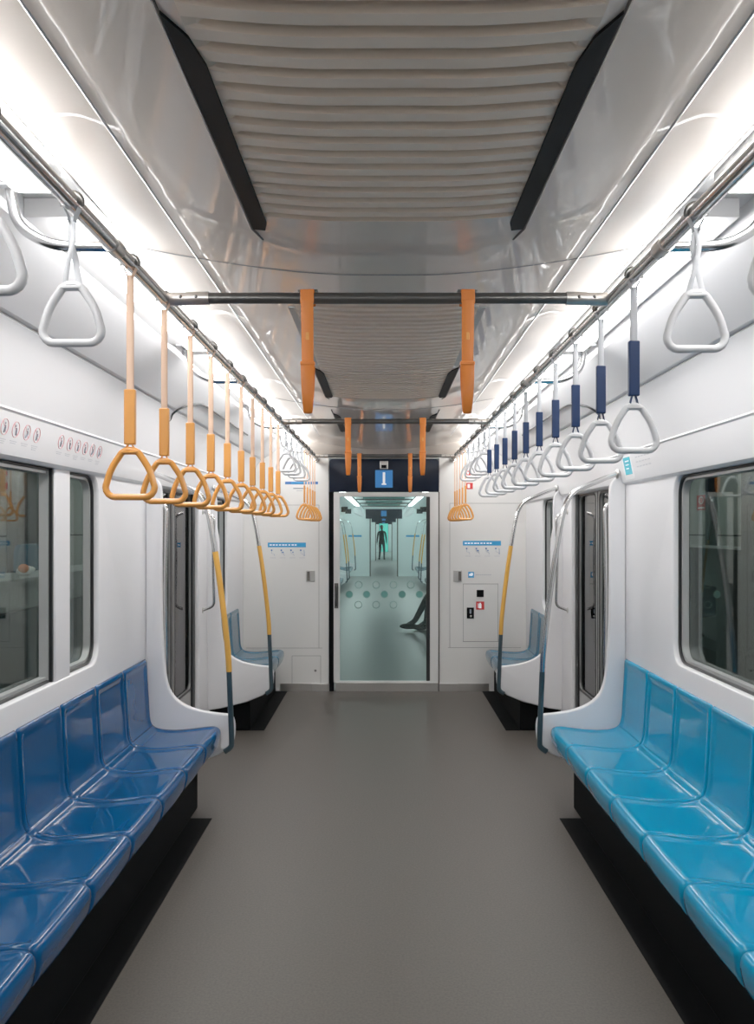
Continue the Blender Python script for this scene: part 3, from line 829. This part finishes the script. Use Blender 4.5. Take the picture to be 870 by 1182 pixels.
MB().b2(-.012,0,-.11,.11,-.065,.065).build('red_plate', M['red'], T, smooth=False)
MB().tube([(-.014,.05*math.cos(2*PI*i/20),.02+.03*math.sin(2*PI*i/20)) for i in range(20)], .004, 6, closed=True).box((-.014,0,-.045),(.004,.14,.012)).build('white_mark', M['paper'], T)
T = thing('paper_bundle', 'crumpled white and salmon tissue lying on the ledge outside the left window', 'tissue', (-2.38, 5.75, 1.245))
def lump(c, r, seed):
    b = MB(); b.ell(c, r, 14, 20)
    for v in b.v:
        n = mnoise.noise(Vector(v)*9+Vector((seed,0,0))); cc = Vector(c); v += (v-cc)*n*.5; v.z = max(v.z, .001)
    return b
lump((0,0,.035),(.06,.10,.04),1).build('white_sheet', M['tissue'], T); lump((.0,-.05,.045),(.03,.04,.03),5).build('salmon_sheet', M['salmon'], T)
T = thing('teal_chair', 'teal chair back standing behind the ledge outside the left window', 'seat', (-2.62, 6.42, 1.245))
plate('backrest', rrect(-.32,.32,0,.20,(.0,.0,.08,.08)), [], .04, lambda a,b,c: (c, a, b), M['seatF'], T, bevel=.008)

# ------------------------------------------------------------------ cars beyond the glass door
def car(y0, y1, open_w=.45, far=True):
    def st(o): return tag(o, kind='structure')
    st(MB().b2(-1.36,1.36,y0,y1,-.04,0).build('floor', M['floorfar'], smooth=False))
    st(MB().b2(-1.40,-1.36,y0,y1,0,2.2).build('wall_left', M['wfar'], smooth=False))
    st(MB().b2(1.36,1.40,y0,y1,0,2.2).build('wall_right', M['wfar'], smooth=False))
    st(MB().extrude([(-1.36,2.0),(-1.15,2.2),(-.76,2.36),(0,2.32),(.76,2.36),(1.15,2.2),(1.36,2.0)], y0, y1).build('ceiling', M['wfar'], smooth=False))
    bb = MB(); bb.b2(-1.36,-open_w,y1-.05,y1,0,2.4); bb.b2(open_w,1.36,y1-.05,y1,0,2.4); bb.b2(-open_w,open_w,y1-.05,y1,1.95,2.4)
    st(bb.build('wall_back', M['wfar'], smooth=False))
    for s in (-1, 1):
        j = MB().b2(s*(open_w-.02), s*(open_w+.02), y1-.075, y1-.05, 0, 1.95).build('trim_13', M['seamd'], smooth=False); st(j)
    for s in (-1, 1):
        L = MB().b2(s*.80,s*.93,y0+7,y1-.3,2.30,2.33).build('ceiling_lamp', M['lampfar'], smooth=False)
        tag(L, 'long lamp line in a car beyond the end door', 'lamp', 'lamps in the cars beyond the end door')
        r = MB().tube([(s*RX,y0+.1,RZ),(s*RX,y1-.08,RZ)], .0175, 10).build('hanging_rail', M['steel'])
        tag(r, 'steel rail under the ceiling in a car beyond the end door', 'rail', 'rails in the cars beyond the end door')
    y = y0+2
    while y < y1-1:
        b = MB().tube([(-RX,y,2.23),(RX,y,2.23)], .0165, 10).build('cross_bar', M['dsteel'])
        tag(b, 'cross bar under the ceiling of a car beyond the end door', 'bar', 'cross bars in the cars beyond the end door')
        g = MB().b2(-.5,.5,y+.9,y+1.9,2.295,2.315).build('ceiling_vent', M['etch'], smooth=False)
        g.name = 'ceiling_vent'; tag(g, 'dark air vent in the ceiling of a car beyond the end door', 'air vent', 'air vents in the cars beyond the end door')
        y += 2.9
    h = MB().b2(-.60,.60,y1-.09,y1-.05,1.90,2.22).build('door_header', M['header'], smooth=False)
    tag(h, 'navy header panel over the passage at the end of a car beyond the glass door', 'header panel', 'headers in the cars beyond the end door')
    sg = MB().b2(-.09,.09,y1-.096,y1-.09,1.98,2.16).build('car_number_sign', M['blue'], smooth=False)
    tag(sg, 'small blue car number sign at the far end of a car beyond the glass door', 'sign', 'number signs in the cars beyond the end door')
    for s in (-1,1):
        t = MB().b2(s*.95-.22, s*.95+.22, y1-.055, y1-.051, 1.30, 1.36).build('priority_seat_notice', M['bright'], smooth=False)
        tag(t, 'blue banner on the end wall of a car beyond the glass door', 'notice', 'banners in the cars beyond the end door')
def gang(y0, y1):
    b = MB().b2(-.62,.62,y0,y1,-.04,.0).build('floor', M['floorfar'], smooth=False); tag(b, kind='structure')
    b = MB(); b.b2(-.66,-.60,y0,y1,0,2.2); b.b2(.60,.66,y0,y1,0,2.2); b.b2(-.66,.66,y0,y1,2.15,2.2)
    b = b.build('wall_passage', M['doorframe'], smooth=False); tag(b, kind='structure')
gang(YE+.051, 9.0); car(9.0, 28.6); gang(28.6, 29.2); car(29.2, 42.8, .40); gang(42.8, 43.4); car(43.4, 60, .3)
fp = thing('end_screen', 'pale teal lit doorway at the far end of the train', 'door', (0,59.9,0))
MB().b2(-.3,.3,0,.02,0,1.95).build('panel', mat('teal_glow',(.1,.5,.42),.5,emit=(.1,.6,.5),estr=.5), fp, smooth=False)
# seats, panels and poles in the next car (copies)
def find(name, pred):
    for o in C.objects:
        if o.name.split('.')[0] == name and o.parent is None and pred(o): return o
for s in (-1, 1):
    src = find('moulded_seat', lambda o: ('small %s bench' % ('left' if s < 0 else 'right')) in o.get('label',''))
    for y in [10.6+.45*k for k in range(8)]+[16+.45*k for k in range(9)]+[22.0+.45*k for k in range(9)]:
        c = copytree(src); c.location = (0,y,0)
        tag(c, 'blue moulded seat in the next car, seen through the glass end door', 'seat', 'seats in the next car')
    for nm in ('bench_end_panel','grab_pole'):
        src2 = find(nm, lambda o: ('left' if s < 0 else 'right') in o['label'] and 'small far' in o['label'])
        for y in (10.2, 14.6, 15.6, 20.4, 21.6, 26.5):
            c = copytree(src2); c.location = (0,y,0)
            tag(c, ('white bench end panel in the next car, beyond the glass end door' if nm[0] == 'b' else 'bent grab pole in the next car, beyond the glass end door'), nm[0:5]=='bench' and 'panel' or 'pole', ('bench end panels in the next car' if nm[0] == 'b' else 'grab poles in the next car'))
    for y in (20.5, 21.5, 22.5, 23.5, 24.5, 25.5):
        c = copytree(pW); c.location = (s*RX, y, RZ)
        tag(c, 'white strap handle in the next car, seen through the glass end door', 'strap handle', 'strap handles in the next car')
    for y in (23.5, 26.0):
        m_ = MB().b2(s*.98,s*1.16,y-.02,y+.02,2.02,2.16).build('display_screen', M['black'], smooth=False)
        tag(m_, 'small dark screen under the ceiling in the next car', 'screen', 'dark screens in the next car')

# ------------------------------------------------------------------ people beyond the door
def skin_body(name, J, E, m, parent=None, root=0, sub=2):
    me = bpy.data.meshes.new(name); me.from_pydata([j[0] for j in J], E, []); 
    o = bpy.data.objects.new(name, me); C.objects.link(o); me.materials.append(m)
    sk = o.modifiers.new('skin','SKIN'); sk.use_smooth_shade = True
    for i, j in enumerate(J):
        r = j[1]; r = (r, r) if isinstance(r,(int,float)) else r
        me.skin_vertices[0].data[i].radius = r
        me.skin_vertices[0].data[i].use_root = (i == root)
    ss = o.modifiers.new('s','SUBSURF'); ss.levels = sub; ss.render_levels = sub
    if parent: o.parent = parent
    return o
def hand(J, E, wrist, d, side):
    """five short chains from the palm"""
    p = Vector(J[wrist][0]); d = Vector(d).normalized(); sd = Vector(side).normalized()
    J.append((tuple(p+d*.05), .026)); palm = len(J)-1; E.append((wrist, palm))
    for k, (o, L) in enumerate(((-.027,.070),(-.009,.080),(.009,.075),(.027,.060))):
        a = p+d*.075+sd*o; J.append((tuple(a), .009)); E.append((palm, len(J)-1))
        J.append((tuple(a+d*L*.5), .0085)); E.append((len(J)-2, len(J)-1))
        J.append((tuple(a+d*L*.9-sd.cross(d)*.02), .007)); E.append((len(J)-2, len(J)-1))
    a = p+d*.03-sd*.035; J.append((tuple(a), .011)); E.append((wrist, len(J)-1))
    J.append((tuple(a+d*.045-sd*.012), .009)); E.append((len(J)-2, len(J)-1))
def head(parent, c, yaw=0):
    Rz = Matrix.Rotation(yaw, 3, 'Z'); c = Vector(c)
    def q(v): return tuple(c+Rz@Vector(v))
    b = MB(); b.ell(c, (.075,.095,.115), 14, 18)
    b.ell(q((0,-.098,-.01)), (.013,.018,.022), 8, 8); b.ell(q((.076,0,-.01)), (.012,.02,.03), 8, 8); b.ell(q((-.076,0,-.01)), (.012,.02,.03), 8, 8)
    b.ell(q((0,-.085,-.055)), (.026,.010,.008), 8, 8)
    o = b.build('head', M['skin'], parent)
    MB().ell(q((.03,-.086,.012)),(.012,.008,.008),8,8).build('eye', M['eye'], o); MB().ell(q((-.03,-.086,.012)),(.012,.008,.008),8,8).build('eye', M['eye'], o)
    b = MB(); b.ell(q((0,.016,.03)),(.084,.096,.10),14,18)
    b.build('hair', M['hair'], parent)
def person_stand(loc, label):
    P = thing('person', label, 'person', loc)
    J = [((0,0,.93),(.14,.10)),((0,0,1.10),(.13,.095)),((0,.01,1.30),(.15,.11)),((0,0,1.43),(.09,.07)),((0,-.005,1.50),.05),((0,-.005,1.56),.045)]
    E = [(0,1),(1,2),(2,3),(3,4),(4,5)]
    for s in (-1,1):
        k = len(J)
        J += [((s*.17,0,1.40),.060),((s*.22,.01,1.13),.045),((s*.24,-.03,.90),.034)]; E += [(3,k),(k,k+1),(k+1,k+2)]
        hand(J, E, k+2, (0,-.1,-1), (0,1,0))
        k = len(J)
        J += [((s*.09,0,.86),.088),((s*.10+.02,-.03,.48),.060),((s*.12,.02,.09),.042),((s*.13,-.13,.045),.036)]; E += [(0,k),(k,k+1),(k+1,k+2),(k+2,k+3)]
    skin_body('body', J, E, M['suit'], P)
    head(P, (0,-.01,1.645), .4)
    b = MB()
    for s in (-1,1): b.ell((s*.127,-.06,.045),(.05,.14,.045),10,12)
    b.build('shoes', M['black'], P)
    return P
person_stand((-.10, 44.5, 0), 'person in a dark suit standing in the aisle far beyond the glass end door')
def person_sit(loc, label):
    P = thing('person', label, 'person', loc)
    # seated on right-hand bench, facing -x, one leg stretched forward
    J = [((1.14,0,.56),(.13,.14)),((1.17,0,.78),(.12,.13)),((1.18,0,1.0),(.11,.15)),((1.16,0,1.12),(.07,.09)),((1.14,0,1.19),.05),((1.13,0,1.25),.045)]
    E = [(0,1),(1,2),(2,3),(3,4),(4,5)]
    for s in (-1,1):
        k = len(J)
        J += [((1.15,s*.18,1.08),.058),((1.06,s*.22,.82),.045),((.86,s*.15,.68),.034)]; E += [(3,k),(k,k+1),(k+1,k+2)]
        hand(J, E, k+2, (-1,0,-.2), (0,s,0))
        k = len(J)
        if s < 0: J += [((1.03,-.10,.56),.085),((.68,-.12,.58),.062),((.46,-.10,.16),.044),((.33,-.10,.09),.036)]
        else: J += [((1.03,.10,.55),.085),((.70,.10,.54),.062),((.64,.12,.12),.044),((.52,.12,.05),.036)]
        E += [(0,k),(k,k+1),(k+1,k+2),(k+2,k+3)]
    skin_body('body', J, E, M['suit2'], P)
    head(P, (1.12,0,1.35), -PI/2)
    b = MB(); b.ell((.37,-.10,.085),(.14,.05,.045),10,12); b.ell((.56,.12,.045),(.14,.05,.045),10,12)
    b.build('shoes', M['black'], P)
person_sit((0, 13.2, 0), 'person in dark trousers seated in the next car with legs stretched into the aisle')

# rear closure of the modelled stretch of this car
o = MB().b2(-1.42,1.42,Y0-.05,Y0,-.04,2.5).build('wall_front', M['white'], smooth=False); tag(o, kind='structure')

# ------------------------------------------------------------------ world, camera
w = bpy.data.worlds.new('World'); SC.world = w; w.use_nodes = True
w.node_tree.nodes['Background'].inputs[0].default_value = (.012,.016,.018,1)
w.node_tree.nodes['Background'].inputs[1].default_value = 1
cam = bpy.data.cameras.new('Camera'); co = bpy.data.objects.new('Camera', cam); C.objects.link(co)
co.location = (-.012, 0, EYE); co.rotation_euler = (PI/2, 0, 0)
cam.sensor_fit = 'HORIZONTAL'; cam.sensor_width = 36; cam.lens = 36*1000/870
cam.shift_x = -7.5/870; cam.shift_y = 20/870; cam.clip_start = .02; cam.clip_end = 200
SC.camera = co
SC.view_settings.view_transform = 'Standard'
SC.view_settings.look = 'None'
SC.view_settings.exposure = .13
SC.view_settings.gamma = 1.17
SC.cycles.use_denoising = True
SC.cycles.max_bounces = 10
SC.cycles.sample_clamp_indirect = 6
